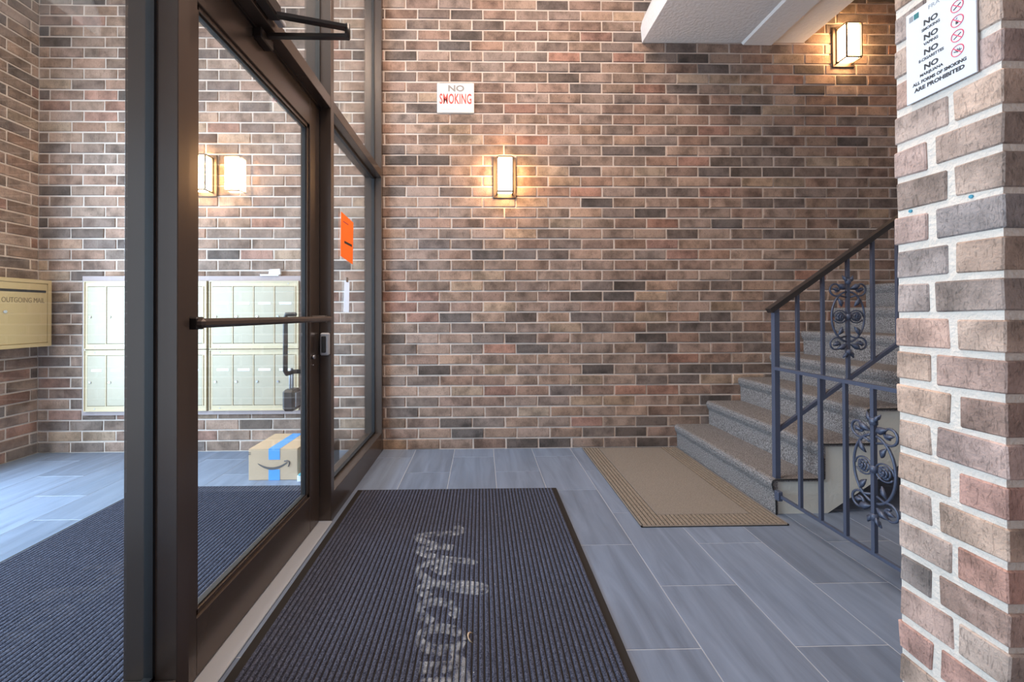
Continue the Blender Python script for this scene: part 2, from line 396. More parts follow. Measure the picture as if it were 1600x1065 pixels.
def lay_bricks(parent, bricks, limit, eye=CAM, rot=0, skip_single=None):
    """bricks: list of (along0, along1, z0, z1, face position); nearest ones singly, the rest joined"""
    def ctr(b): return Vector(((b[0]+b[1])/2, b[4], (b[2]+b[3])/2)) if rot == 0 else Vector((b[4], (b[0]+b[1])/2, (b[2]+b[3])/2))
    bricks = sorted(bricks, key=lambda b: (bool(skip_single and skip_single(b)), (ctr(b)-eye).length))
    single, rest = bricks[:limit], bricks[limit:]
    if skip_single:
        rest = [b for b in single if skip_single(b)]+rest; single = [b for b in single if not skip_single(b)]
    for b in single:
        p = ctr(b); p.z = b[2]
        o = link('brick', brick_mesh(b[1]-b[0], b[3]-b[2], 0.03, rot), p, parent); o.color = pick_col()
    if rest:
        m = MB(); cols = []
        for b in rest:
            v, f = brick_geo(b[1]-b[0], b[3]-b[2], 0.03, rnd); p = ctr(b); base = len(m.v); cc = pick_col()
            for x, y, z in v:
                q = (x, y, z) if rot == 0 else ((-y, x, z) if rot == 1 else (y, x, z))
                m.v.append((p.x+q[0], p.y+q[1], b[2]+q[2]))
            for q in f: m.face([base+i for i in q]); cols.append(cc)
        o = m.build('brickwork', 'brick_joined', parent, kind='stuff')
        at = o.data.attributes.new('brick_colour', 'FLOAT_COLOR', 'FACE')
        # recalc keeps the face order
        for i, c in enumerate(cols): at.data[i].color = c
def course_list(x0, x1, z1, phase_even, phase_odd, facepos, zoff=0.0):
    out = []; k = 0
    while True:
        za, zb = zoff+k*CO+JT/2, zoff+(k+1)*CO-JT/2
        if za > z1: break
        ph = (phase_odd if k % 2 else phase_even)+rnd.uniform(-0.006, 0.006)
        i = math.floor((x0-ph)/BL)
        while ph+i*BL < x1:
            a = max(ph+i*BL+JT/2, x0+0.001); c = min(ph+(i+1)*BL-JT/2, x1-0.001)
            a += rnd.uniform(-.001, .001) if a > x0+.01 else 0
            if c-a > 0.02 and zb > 0.01: out.append((a, c, max(za, 0.004)+rnd.uniform(-.0008, .0008), zb+rnd.uniform(-.0008, .0008), facepos+rnd.uniform(-0.0015, 0.0015)))
            i += 1
        k += 1
    return out
XS = -0.842    # storefront centre line: the lobby wall is right of it
wall_back = MB().box(XS, XR, D+0.006, D+0.25, 0, ZC).build('wall_back', 'mortar', kind='structure', label='long brown brick wall of the lobby')
bl = course_list(XS, 3.6, ZC-0.1, -0.595, -0.502, D)
hidden = lambda b: (b[2] < max(0, (b[0]-1.6)*0.711))      # behind the stair flight
lay_bricks(wall_back, bl, 300, Vector((0.6, 0, 1.5)), skip_single=hidden)
wall_vest = MB().box(XL-0.25, XS, D+0.006, D+0.25, 0, ZC).build('wall_vestibule', 'mortar', kind='structure', label='brown brick back wall of the vestibule behind the glass')
bl = course_list(XL, XS, ZC-0.1, -0.595, -0.502, D)
hid = lambda b: (-3.05 < b[0] and b[1] < -1.45 and 0.33 < b[2] and b[3] < 1.33)
lay_bricks(wall_vest, bl, 300, Vector((-2.4, 0, 1.7)), skip_single=hid)
wall_left = MB().box(XL-0.25, XL-0.006, 2.72, D+0.006, 0, ZC).build('wall_left', 'mortar', kind='structure', label='side brick wall of the vestibule with the outgoing mail box')
bl = course_list(2.72, D, ZC-0.1, 3.133, 3.300, XL)
lay_bricks(wall_left, bl, 200, rot=1)
# plain enclosure that the photograph does not show: above and beside the glazed entrance, behind the camera
MB().box(XL-0.25, XL-0.006, YF, 2.72, 2.7, ZC).box(XL-0.25, XL-0.006, YF, 0.15, 0, 2.7).build('wall_entrance', 'mortar', kind='structure', label='wall over the glazed entrance')
MB().box(XL-0.25, -1.05, YF-0.2, YF, 2.7, ZC).box(-1.05, XR, YF-0.2, YF, 0, ZC).build('wall_front', 'mortar', kind='structure', label='wall behind the viewer')
MB().box(XR, XR+0.2, YF, D+0.2, 0, ZC).build('wall_right', 'mortar', kind='structure', label='wall beyond the staircase')
MB().box(XL-0.25, XR+0.2, YF-0.2, D+0.25, ZC, ZC+0.15).build('ceiling', 'plaster', kind='structure', label='white plaster ceiling')

# pillar close to the camera on the right
PX0, PX1, PY0, PY1 = 1.04, 1.56, 0.818, 1.039
PJ = 0.0165
pillar = MB().box(PX0+0.004, PX1, PY0+0.004, PY1-0.004, 0, ZC).build('wall_pillar', 'mortar_pillar', kind='structure', label='brick pillar with pale mortar at the right edge')
PALP = [((0.490, 0.370, 0.315), 5), ((0.460, 0.330, 0.295), 5), ((0.400, 0.320, 0.295), 4), ((0.320, 0.270, 0.260), 2), ((0.470, 0.290, 0.255), 3)]
for k in range(0, 52):
    za, zb = k*CO-0.019+PJ/2, (k+1)*CO-0.019-PJ/2
    za = max(za, 0.003)
    if k % 2: near, far, fx = (PY0, 0.946), (0.963, PY1), 0.17
    else: near, far, fx = (PY0, 0.905), (0.921, PY1), 0.26
    xs = [(near, PX0, PX0+fx), (far, PX0, PX0+0.09)]
    for (ya, yb), xa, xb in xs:
        m = MB(); j = lambda a: rnd.uniform(-a, a)
        e = [j(.002) for _ in range(6)]
        bm = bmesh.new(); bmesh.ops.create_cube(bm, size=1)
        for v in bm.verts:
            v.co = Vector((xa+e[0]*.6 if v.co.x < 0 else xb, ya+e[1]*.6 if v.co.y < 0 else yb+e[2]*1.6, za+e[3]*.8 if v.co.z < 0 else zb+e[4]*.8)) + Vector((j(.001), j(.0025), j(.0022)))
        bmesh.ops.bevel(bm, geom=bm.edges[:], offset=0.003, segments=1, affect='EDGES')
        o = m.add_bm(bm).build('brick', 'brick', pillar); o.color = pick_col(PALP)
    x = PX0+fx+PJ
    while x < PX1-0.03:
        x2 = min(x+BL-PJ, PX1)
        o = link('brick', brick_mesh(x2-x, zb-za, 0.03, 0), ((x+x2)/2, PY0+rnd.uniform(-.001, .001), za), pillar); o.color = pick_col(PALP); x = x2+PJ
for yy, zz in ((1.003, 1.316), (0.876, 1.316)):
    MB().tube([(PX0+0.001, yy, zz), (PX0+0.010, yy, zz)], 0.004, 8).build('wall_plug', 'plug', pillar)

# ------------------------------------------------------------------ overhead landing
land = thing('stair_landing', (1.9, 2.3, 3.23), 'white plastered underside of the upper stair landing', kind='structure')
pr = lambda a, b, t: (a, t, b)
MB().prism([(1.297, 3.242), (1.286, 3.36), (1.30, 3.42), (1.42, 3.68), (1.42, 3.9), (2.105, 3.9), (2.105, 3.250)], pr, 1.1, D-0.002).build('slab', 'soffit', land)
MB().prism([(2.105, 3.250), (2.117, 3.232), (2.351, 3.232), (2.351, 3.9), (2.105, 3.9)], pr, 1.1, D-0.002).build('beam', 'soffit', land)
MB().prism([(2.351, 3.252), (2.614, 3.255), (2.614, 3.9), (2.351, 3.9)], pr, 1.1, D-0.002).build('slab', 'soffit', land)

# ------------------------------------------------------------------ storefront
FX0, FX1, GX = -0.910, -0.775, -0.842
HZ0, HZ1 = 2.135, 2.195
def member(name, parent, x0, x1, y0, y1, z0, z1, mat='bronze'):
    return MB().bbox(x0, x1, y0, y1, z0, z1, 0.002).build(name, mat, parent)
frame = thing('trim_storefront', (GX, 1.6, 0), 'dark bronze metal frame of the glazed partition', kind='structure')
YP = [(-1.60, -1.555), (-0.30, -0.255), (1.094, 1.139), (2.195, 2.240), (3.306, D-0.001)]
for y0, y1 in YP:
    p = MB()
    p.bbox(FX0, FX1, y0, y1, 0, ZC-0.002, 0.002)
    o = p.build('post', 'bronze', frame)
    if y0 > 0:
        MB().box(GX-0.008, GX+0.010, y0-0.003, y0+0.002, 0.14, HZ0-0.001).build('glazing_gasket', 'rubber', o)
def run(name, y0, y1, z0, z1, parent=frame): return member(name, parent, FX0+0.001, FX1-0.001, y0, y1, z0, z1)
for a in range(4):
    ya, yb = YP[a][1], YP[a+1][0]
    run('header', ya, yb, HZ0, HZ1)
    if a != 2: run('sill', ya, yb, 0.0, 0.145)
MB().bbox(FX0-0.02, -0.768, 1.139, 2.195, 0.0005, 0.010, 0.003).build('threshold', 'alu', frame)
MB().box(FX0+0.03, FX1-0.05, 1.139, 2.195, HZ0-0.012, HZ0).build('door_stop', 'bronze_dark', frame)
def pane(name, n, y0, y1, z0, z1, label):
    o = MB().box(GX-0.003, GX+0.003, y0, y1, z0, z1).build(name, 'glass', None, kind='structure', label=label)
    g = MB()
    for (a, b, c, d) in ((y0, y1, z0, z0+0.012), (y0, y1, z1-0.012, z1), (y0, y0+0.008, z0, z1), (y1-0.008, y1, z0, z1)):
        g.box(GX-0.010, GX+0.012, a, b, c, d)
    g.build('gasket', 'rubber', o); return o
pane('window_1', 1, 2.240, 3.306, 0.145, HZ0, 'sidelight pane between the door and the brick wall')
pane('window_2', 2, -0.255, 1.094, 0.145, HZ0, 'large sidelight pane nearest the viewer')
pane('window_3', 3, 2.240, 3.306, HZ1, ZC-0.01, 'transom pane over the far sidelight')
pane('window_4', 4, 1.139, 2.195, HZ1, ZC-0.01, 'transom pane over the door')
pane('window_5', 5, -0.255, 1.094, HZ1, ZC-0.01, 'transom pane over the near sidelight')
# door leaf
DY0, DY1, DX0, DX1 = 1.145, 2.188, -0.878, -0.832
door = thing('door_1', (-0.855, 1.145, 0.012), 'bronze framed glass door with a horizontal push bar', kind='structure')
GY0, GY1, GZ0, GZ1 = 1.255, 2.072, 0.185, 1.992
member('stile', door, DX0, DX1, DY0, GY0, 0.014, 2.125); member('stile', door, DX0, DX1, GY1, DY1, 0.014, 2.125)
member('rail', door, DX0+.0005, DX1-.0005, GY0, GY1, 0.014, GZ0); member('rail', door, DX0+.0005, DX1-.0005, GY0, GY1, GZ1, 2.125)
bd = MB()
for (a, b, c, d) in ((GY0, GY1, GZ0, GZ0+0.016), (GY0, GY1, GZ1-0.016, GZ1), (GY0, GY0+0.016, GZ0, GZ1), (GY1-0.016, GY1, GZ0, GZ1)):
    bd.box(DX0+0.006, DX1-0.008, a, b, c, d)
bead = bd.build('glazing_bead', 'bronze', door)
gk = MB()
for (a, b, c, d) in ((GY0+.016, GY1-.016, GZ0+.016, GZ0+0.022), (GY0+.016, GY1-.016, GZ1-0.022, GZ1-.016), (GY0+.016, GY0+0.022, GZ0+.016, GZ1-.016), (GY1-0.022, GY1-.016, GZ0+.016, GZ1-.016)):
    gk.box(-0.863, -0.847, a, b, c, d)
gk.build('gasket', 'rubber', bead)
MB().box(-0.858, -0.852, GY0+0.012, GY1-0.012, GZ0+0.012, GZ1-0.012).build('pane', 'glass', door)
pb = MB().bbox(-0.772, -0.744, 1.150, 2.128, 1.034, 1.060, 0.008).build('push_bar', 'bronze', door)
for y in (1.17, 2.105): MB().bbox(DX1-0.001, -0.765, y-0.016, y+0.016, 1.03, 1.064, 0.004).build('push_bar_bracket', 'bronze_dark', pb)
MB().tube([(DX1-0.001, 2.10, 0.86), (DX1+0.012, 2.10, 0.86)], 0.011, 12).build('lock_cylinder', 'chrome', door)
MB().tube([(DX1-0.001, 2.10, 0.82), (DX1+0.006, 2.10, 0.82)], 0.004, 8).build('screw', 'chrome', door)
# latch keeper on the jamb
kp = MB().bbox(-0.822, -0.778, 2.165, 2.1949, 0.860, 0.975, 0.006).build('latch_keeper', 'alu', frame)
MB().bbox(-0.812, -0.790, 2.158, 2.166, 0.875, 0.960, 0.003).build('latch_cover', 'black', kp)
# exterior pull with a bend
pull = MB().tube([(-0.885, 2.035, 1.07), (-0.93, 2.035, 1.07), (-0.935, 2.035, 1.05), (-0.935, 2.035, 0.80), (-0.935, 2.05, 0.785), (-0.935, 2.125, 0.785), (-0.88, 2.135, 0.785)], 0.011, 10).build('pull_handle', 'black', door)
# closer
cb = MB().bbox(FX1-0.001, FX1+0.045, 1.28, 1.56, 2.145, 2.200, 0.006).build('closer_body', 'bronze_dark', door)
MB().bbox(FX1+0.005, FX1+0.035, 1.50, 1.62, 2.160, 2.180, 0.004).build('closer_spindle', 'alu', cb)
ar = MB().bar((FX1+0.02, 1.53, 2.152), (-0.503, 1.60, 2.152), 0.013, 0.006).build('closer_arm', 'bronze_dark', door)
MB().tube([(-0.503, 1.60, 2.110), (-0.503, 1.60, 2.165)], 0.010, 10).build('elbow_joint', 'bronze_dark', ar)
MB().bar((-0.503, 1.60, 2.118), (-0.815, 1.60, 2.118), 0.010, 0.007).build('forearm', 'bronze_dark', ar)
MB().bbox(DX1-0.001, -0.80, 1.555, 1.645, 2.085, 2.124, 0.004).build('closer_foot', 'bronze_dark', door)
# glazed entrance on the street side (out of the picture)
ent = thing('window_6', (XL-0.1, 0.5, 0), 'glazed street entrance frame', kind='structure')
for y in (0.15, 1.4, 2.66): MB().bbox(XL-0.16, XL-0.04, y, y+0.06, 0, 2.7, 0.002).build('mullion', 'bronze', ent)

# ------------------------------------------------------------------ wall lamps
def sconce(x, z, label):
    t = thing('wall_sconce', (x, D, z-0.162), label, 'wall lamp', 'bronze framed wall lamps')
    y0 = D-0.002
    MB().bbox(x-0.091, x+0.091, y0-0.014, y0, z-0.162, z+0.162, 0.003).build('back_plate', 'sconce', t)
    yb, yf, hw, hz = y0-0.014, y0-0.108, 0.060, 0.134
    MB().bbox(x-hw+0.006, x+hw-0.006, yf+0.006, yb, z-hz+0.006, z+hz-0.006, 0.004).build('diffuser', 'lamp', t)
    f = MB(); r = 0.0045
    for sx in (-1, 1):
        f.box(x+sx*hw-r, x+sx*hw+r, yf-r, yf+r, z-hz, z+hz); f.box(x+sx*hw-r, x+sx*hw+r, yb-2*r, yb, z-hz, z+hz)
        for sz in (-1, 1): f.box(x+sx*hw-r, x+sx*hw+r, yf+r, yb, z+sz*hz-r, z+sz*hz+r)
    for sz in (-1, 1): f.box(x-hw+r, x+hw-r, yf-r, yf+r, z+sz*hz-r, z+sz*hz+r)
    f.build('cage', 'sconce', t)
    return t
sconce(0.187, 2.148, 'lit bronze wall lamp in the middle of the long brick wall below the sign')
sconce(2.935, 3.215, 'lit bronze wall lamp high on the wall above the staircase')
sconce(-2.156, 2.155, 'lit bronze wall lamp over the mailboxes behind the door glass')

# ------------------------------------------------------------------ mailboxes
trim = MB()
for (a, b, c, d) in ((-3.080, -1.395, 1.332, 1.370), (-3.080, -1.395, 0.296, 0.326), (-3.080, -3.056, 0.326, 1.332), (-1.417, -1.395, 0.326, 1.332)):
    trim.box(a, b, D-0.030, D-0.006, c, d)
tb = trim.build('mailbox_surround', 'mail_trim', None, label='mauve trim around the bank of cream mailboxes', cat='trim')
def mail_unit(x0, x1, z0, z1, n, label):
    t = thing('mailbox_unit', ((x0+x1)/2, D, z0), label, 'mailbox', 'cream metal mailbox units')
    MB().box(x0+0.004, x1-0.004, D-0.030, D-0.002, z0+0.004, z1-0.004).build('housing', 'mail_gap', t)
    fr = MB(); e = 0.040; mg = 0.023; y0 = D-0.042; y1 = D-0.030
    for (a, b, c, d) in ((x0, x1, z1-e, z1), (x0, x1, z0, z0+e), (x0, x0+mg, z0+e, z1-e), (x1-mg, x1, z0+e, z1-e)):
        fr.box(a, b, y0, y1, c, d)
    fo = fr.build('face_frame', 'mail', t)
    ins = MB(); q = 0.006
    for (a, b, c, d) in ((x0, x1, z1-q, z1), (x0, x1, z0, z0+q), (x0, x0+q, z0+q, z1-q), (x1-q, x1, z0+q, z1-q)): ins.box(a, b, y0-0.007, y0, c, d)
    ins.build('raised_edge', 'mail', fo)
    a, b = x0+mg, x1-mg; pw = (b-a)/n; h0, h1 = z0+e, z1-e
    for i in range(n):
        u = a+i*pw
        d = MB().bbox(u+0.002, u+pw-0.009, y0-0.003, y0+0.008, h0+0.003, h1-0.003, 0.002).build('mail_door', 'mail_door', t)
        MB().box(u+pw-0.0075, u+pw-0.001, y0-0.005, y0+0.008, h0+0.001, h1-0.001).build('door_stile', 'mail', t)
        zl = h0+(h1-h0)*0.68
        MB().box(u+0.035, u+pw-0.032, y0-0.005, y0-0.003, zl, zl+0.018).build('label_strip', 'paper', d)
        MB().tube([(u+0.026, y0-0.002, h0+(h1-h0)*0.47), (u+0.026, y0-0.010, h0+(h1-h0)*0.47)], 0.008, 10).build('lock', 'chrome', d)
    for px in (x0+0.08, x1-0.08):
        for pz in (z0+0.02, z1-0.02): MB().tube([(px, y0+0.002, pz), (px, y0-0.003, pz)], 0.004, 8).build('screw', 'alu', fo)
mail_unit(-3.054, -2.124, 0.806, 1.330, 6, 'upper left cream mailbox unit, six doors, partly behind the bronze posts')
mail_unit(-3.054, -2.124, 0.328, 0.800, 6, 'lower left cream mailbox unit, six doors, partly behind the bronze posts')
mail_unit(-2.104, -1.419, 0.806, 1.330, 4, 'upper right cream mailbox unit behind the push bar')
mail_unit(-2.104, -1.419, 0.328, 0.800, 4, 'lower right cream mailbox unit beneath the push bar')
MB().box(-1.715, -1.575, D-0.045, D-0.004, 1.3705, 1.382).build('envelope', 'paper', None, label='flat white envelope lying on the mailbox trim', cat='envelope')
MB().prism([(-1.655, 1.3825), (-1.565, 1.3825), (-1.570, 1.425), (-1.650, 1.420)], lambda a, b, t: (a, t, b), D-0.035, D-0.012).build('folded_letter', 'paper', None, label='small folded white letter standing on the mailbox trim', cat='letter')
# outgoing mail box on the side wall
OX, OY0, OY1, OZ0, OZ1 = -3.300, 2.905, 3.312, 0.835, 1.334
ob = thing('outgoing_mail_box', (-3.37, 3.1, OZ0), 'tan metal outgoing mail box with a slot on the side wall', 'mailbox')
MB().bbox(XL+0.001, OX-0.014, OY0+0.004, OY1-0.004, OZ0+0.004, OZ1-0.004, 0.003).build('body', 'brass', ob)
fr = MB()
for (a, b, c, d) in ((OY0, OY1, OZ1-0.026, OZ1), (OY0, OY1, OZ0, OZ0+0.026), (OY0, OY0+0.026, OZ0+.026, OZ1-.026), (OY1-0.026, OY1, OZ0+.026, OZ1-.026)):
    fr.box(OX-0.014, OX, a, b, c, d)
fr.build('face_frame', 'brass', ob)
dr = MB().bbox(OX-0.014, OX-0.003, OY0+0.029, OY1-0.029, OZ0+0.029, OZ1-0.029, 0.002).build('mail_door', 'brass', ob)
MB().box(OX-0.006, OX-0.0015, 2.965, 3.272, 1.238, 1.256).build('letter_slot', 'black', dr)
MB().tube([(OX-0.005, 2.995, 1.095), (OX+0.004, 2.995, 1.095)], 0.011, 12).build('lock', 'chrome', dr)
text_mesh('lettering', 'OUTGOING MAIL', 0.052, lambda a, b, t: (OX-0.0030+t, 3.118+a, 1.178+b), 'brass_dark', dr, (OX, 3.118, 1.178), sx=0.70)

# ------------------------------------------------------------------ parcels
bx = thing('cardboard_box', (-1.348, 2.94, 0), 'brown cardboard parcel box with blue tape and a smile arrow', 'box')
BX0, BX1, BY0, BY1, BH = -1.504, -1.192, 2.763, 3.115, 0.200
MB().bbox(BX0, BX1, BY0, BY1, 0.001, BH, 0.002).build('carton', 'card', bx)
for (x0, x1) in ((BX0+0.001, -1.349), (-1.347, BX1-0.001)): MB().box(x0, x1, BY0+0.001, BY1-0.001, BH, BH+0.0025).build('flap', 'card', bx)
tp = MB(); tx0, tx1 = -1.376, -1.304
tp.box(tx0, tx1, BY0-0.001, BY1, BH+0.0025, BH+0.0035); tp.box(tx0, tx1, BY0-0.0015, BY0, 0.133, BH+0.0035); tp.box(tx0, tx1, BY0-0.0015, BY0, 0.001, 0.070)
tp.build('tape', 'tape', bx)
sm = MB(); n = 22; up_, lo_ = [], []
for i in range(n+1):
    t = i/n; x = -1.445+t*0.190; z = 0.112-0.042*math.sin(math.pi*min(1, t*0.93+0.02))**0.9+0.012*t
    wd = 0.0022+0.0062*math.sin(math.pi*t)**0.7
    up_.append((x, z+wd)); lo_.append((x, z-wd))
for i in range(n):
    b = len(sm.v); sm.v += [(lo_[i][0], BY0-0.0022, lo_[i][1]), (lo_[i+1][0], BY0-0.0022, lo_[i+1][1]), (up_[i+1][0], BY0-0.0022, up_[i+1][1]), (up_[i][0], BY0-0.0022, up_[i][1])]
    sm.face((b, b+1, b+2, b+3))
sm.tube([(-1.276, BY0-0.002, 0.123), (-1.258, BY0-0.002, 0.127), (-1.243, BY0-0.002, 0.121), (-1.243, BY0-0.002, 0.105), (-1.250, BY0-0.002, 0.088)], 0.0058, 4, flat=0.35)
sm.build('smile_arrow', 'ink_box', bx)
for z in (0.166, 0.176): MB().box(BX0-0.001, BX0+0.014, BY0-0.001, BY0, z, z+0.004).build('print_mark', 'ink', bx)
pk = thing('dark_parcel', (-1.10, 2.95, 0), 'dark grey parcel standing beside the cardboard box', 'parcel')
MB().bbox(-1.185, -1.02, 2.86, 3.06, 0.001, 0.178, 0.006).build('carton', 'black', pk); MB().box(-1.11, -1.09, 2.8585, 3.06, 0.178, 0.1795).build('tape', 'rubber', pk)
tl = thing('teal_parcel', (-1.04, 2.80, 0), 'low white and teal parcel by the foot of the glass', 'parcel')
MB().bbox(-1.178, -0.925, 2.725, 2.85, 0.001, 0.042, 0.003).build('carton', 'paper', tl); MB().bbox(-1.170, -0.930, 2.722, 2.846, 0.042, 0.052, 0.002).build('lid', 'teal', tl)

# ------------------------------------------------------------------ papers on the glass, lockbox
op = MB()
pts = [(2.535, 1.418), (2.770, 1.395), (2.785, 1.670), (2.543, 1.685)]
op.prism(pts, lambda a, b, t: (t, a, b), GX+0.0035, GX+0.0048)
og = op.build('orange_notice', 'orange', None, label='orange paper notice taped to the sidelight glass', cat='notice')
MB().box(GX+0.0048, GX+0.0052, 2.60, 2.75, 1.505, 1.520).build('print_line', 'ink', og)
MB().box(GX+0.0048, GX+0.0052, 2.58, 2.68, 1.630, 1.638).build('print_line', 'ink_red', og)
ws = MB()
ws.prism([(2.590, 1.085), (2.690, 1.080), (2.700, 1.275), (2.610, 1.278)], lambda a, b, t: (t, a, b), GX+0.0035, GX+0.0046)
wo = ws.build('paper_strip', 'thin_paper', None, label='narrow white paper strip taped below the orange notice', cat='paper')
MB().box(GX+0.0046, GX+0.0056, 2.635, 2.675, 1.270, 1.300).build('tape', 'ink_grey', wo)
lb = thing('lockbox', (-0.935, 2.10, 0.62), 'black key lockbox hanging from the outside door pull', 'lockbox')
MB().bbox(-0.965, -0.905, 2.06, 2.145, 0.600, 0.705, 0.012).build('body', 'black', lb)
MB().tube([(-0.935, 2.085, 0.705), (-0.935, 2.085, 0.79), (-0.935, 2.092, 0.802), (-0.935, 2.105, 0.802), (-0.935, 2.112, 0.79), (-0.935, 2.112, 0.705)], 0.005, 8).build('shackle', 'alu', lb)
MB().bbox(-0.905, -0.900, 2.07, 2.135, 0.62, 0.69, 0.003).build('dial_cover', 'alu', lb)

# ------------------------------------------------------------------ signs
s1 = thing('no_smoking_sign', (-0.199, D, 2.665), 'small weathered white sign with red SMOKING lettering on the brick wall', 'sign')
MB().bbox(-0.346, -0.052, D-0.012, D-0.002, 2.665, 2.900, 0.003).build('plate', 'sign_old', s1)
fs = lambda cx, cz: (lambda a, b, t: (cx+a, D-0.012-t, cz+b))
text_mesh('lettering', 'NO', 0.066, fs(-0.195, 2.855), 'ink_grey', s1, (-0.195, D-0.012, 2.855), sx=1.25, bold=0.0022)
text_mesh('lettering', 'SMOKING', 0.112, fs(-0.199, 2.770), 'ink_red', s1, (-0.199, D-0.012, 2.770), sx=0.49, bold=0.0022, spacing=1.06)
MB().box(-0.32, -0.08, D-0.0125, D-0.012, 2.690, 2.692).build('rule_line', 'ink_silver', s1)
# white policy sign on the pillar's side face
SX, SY0, SY1, SZ0, SZ1 = PX0-0.003, 0.856, 1.001, 1.571, 1.788
s2 = thing('policy_sign', (SX, 0.93, SZ0), 'white sign on the brick pillar forbidding smoking, vaping, e-cigarettes and marijuana', 'sign')
MB().bbox(SX-0.003, SX+0.001, SY0, SY1, SZ0, SZ1, 0.0006).build('plate', 'sign', s2)
SXF = SX-0.003
# reading direction is towards the camera (-y); a: along text, b: up
fp = lambda c, z: (lambda a, b, t: (SXF-t*0.4, c-a, z+b))
def ptx(s, c, z, size, mat='ink', sx=1.0, bold=0.0): return text_mesh('lettering', s, size, fp(c, z), mat, s2, (SXF, c, z), depth=0.0004, sx=sx, bold=bold)
cy = 0.945
for i, (wd, sz, sxx) in enumerate((('SMOKING', 0.0088, 1.0), ('VAPING', 0.0088, 1.0), ('E-CIGARETTES', 0.0088, 0.95), ('MARIJUANA', 0.0088, 1.05))):
    z = 1.7430-i*0.0343
    ptx('NO', cy, z, 0.0170, sx=1.15, bold=0.0007); ptx(wd, cy, z-0.0148, sz, sx=sxx, bold=0.00035)
ptx('ALL FORMS OF SMOKING', 0.930, 1.6105, 0.0100, sx=0.98, bold=0.0005)
ptx('ARE PROHIBITED', 0.930, 1.5960, 0.0122, sx=1.12, bold=0.0006)
ptx('FRA', 0.938, 1.7730, 0.0130, mat='ink_silver', sx=1.1)
MB().box(SXF-0.0006, SXF, 0.984, 0.993, 1.7660, 1.7790).build('logo_square', 'ink_silver', s2)
MB().box(SXF-0.0006, SXF, 0.971, 0.982, 1.7660, 1.7790).build('logo_square', 'ink_teal', s2)
for i in range(4):
    z = 1.7340-i*0.0322; c = 0.891; rr = 0.0118
    ring = [(SXF-0.0004, c+rr*math.cos(t*2*math.pi/28), z+rr*math.sin(t*2*math.pi/28)) for t in range(28)]
    g = MB().tube(ring, 0.0010, 4, closed=True)
    g.bar((SXF-0.0004, c+rr*.7, z+rr*.7), (SXF-0.0004, c-rr*.7, z-rr*.7), 0.0004, 0.0009)
    g = g.build('prohibition_mark', 'ink_pink', s2)
    k = MB()
    if i in (0, 2):
        k.bar((SXF-0.0003, c+0.007, z-0.0045), (SXF-0.0003, c-0.007, z+0.0035), 0.0003, 0.0011 if i == 0 else 0.0008)
    elif i == 1:
        k.prism([(c-0.002, z-0.006), (c+0.003, z-0.006), (c+0.003, z+0.000), (c-0.002, z+0.001)], lambda a, b, t: (t, a, b), SXF-0.0005, SXF)
        k.bar((SXF-0.0003, c+0.002, z+0.004), (SXF-0.0003, c, z+0.007), 0.0003, 0.0005)
    else:
        for an in (-60, -30, 0, 30, 60):
            k.prism([(c, z-0.004), (c+0.0065*math.sin(R(an-9)), z-0.004+0.0065*math.cos(R(an-9))), (c+0.0095*math.sin(R(an)), z-0.004+0.0095*math.cos(R(an))), (c+0.0065*math.sin(R(an+9)), z-0.004+0.0065*math.cos(R(an+9)))], lambda a, b, t: (t, a, b), SXF-0.0005, SXF)
    k.build('pictogram', 'ink', g)

# ------------------------------------------------------------------ floor mats
def ribbed(x0, x1, y0, y1, pitch, zb, zt):
    m = MB(); n = int(round((x1-x0)/pitch)); xs = []
    for i in range(n):
        for f, z, k in ((0.0, zb, 1), (0.20, zb, 0), (0.30, zt*0.88, 0), (0.60, zt, 0), (0.90, zt*0.88, 0)): xs.append((x0+(i+f)*(x1-x0)/n, z, k))
    xs.append((x1, zb, 1))
    for yy in (y0, y1): m.v += [(x, yy, z) for x, z, _ in xs]
    k = len(xs)
    for i in range(k-1): m.cur = xs[i][2]; m.face((i, i+1, k+i+1, k+i))
    return m
def entrance_mat(x0, x1, y0, y1, label, bl_, br):
    t = thing('entrance_mat', ((x0+x1)/2, (y0+y1)/2, 0), label, 'mat', 'black ribbed entrance mats')
    MB().bbox(x0, x1, y0, y1, 0.0005, 0.006, 0.003).build('rubber_backing', 'mat_rubber', t)
    ribbed(x0+bl_, x1-br, y0+0.02, y1-0.02, 0.0190, 0.0062, 0.0140).build('ribbed_pile', ['mat', 'mat_rubber'], t, kind='stuff')
    return t
em = entrance_mat(-0.752, 0.455, 0.30, 2.583, 'black ribbed mat with faded script lettering in the lobby', 0.03, 0.030)
entrance_mat(-2.082, -0.955, 0.10, 2.665, 'black ribbed mat in the vestibule behind the glass door', 0.02, 0.02)
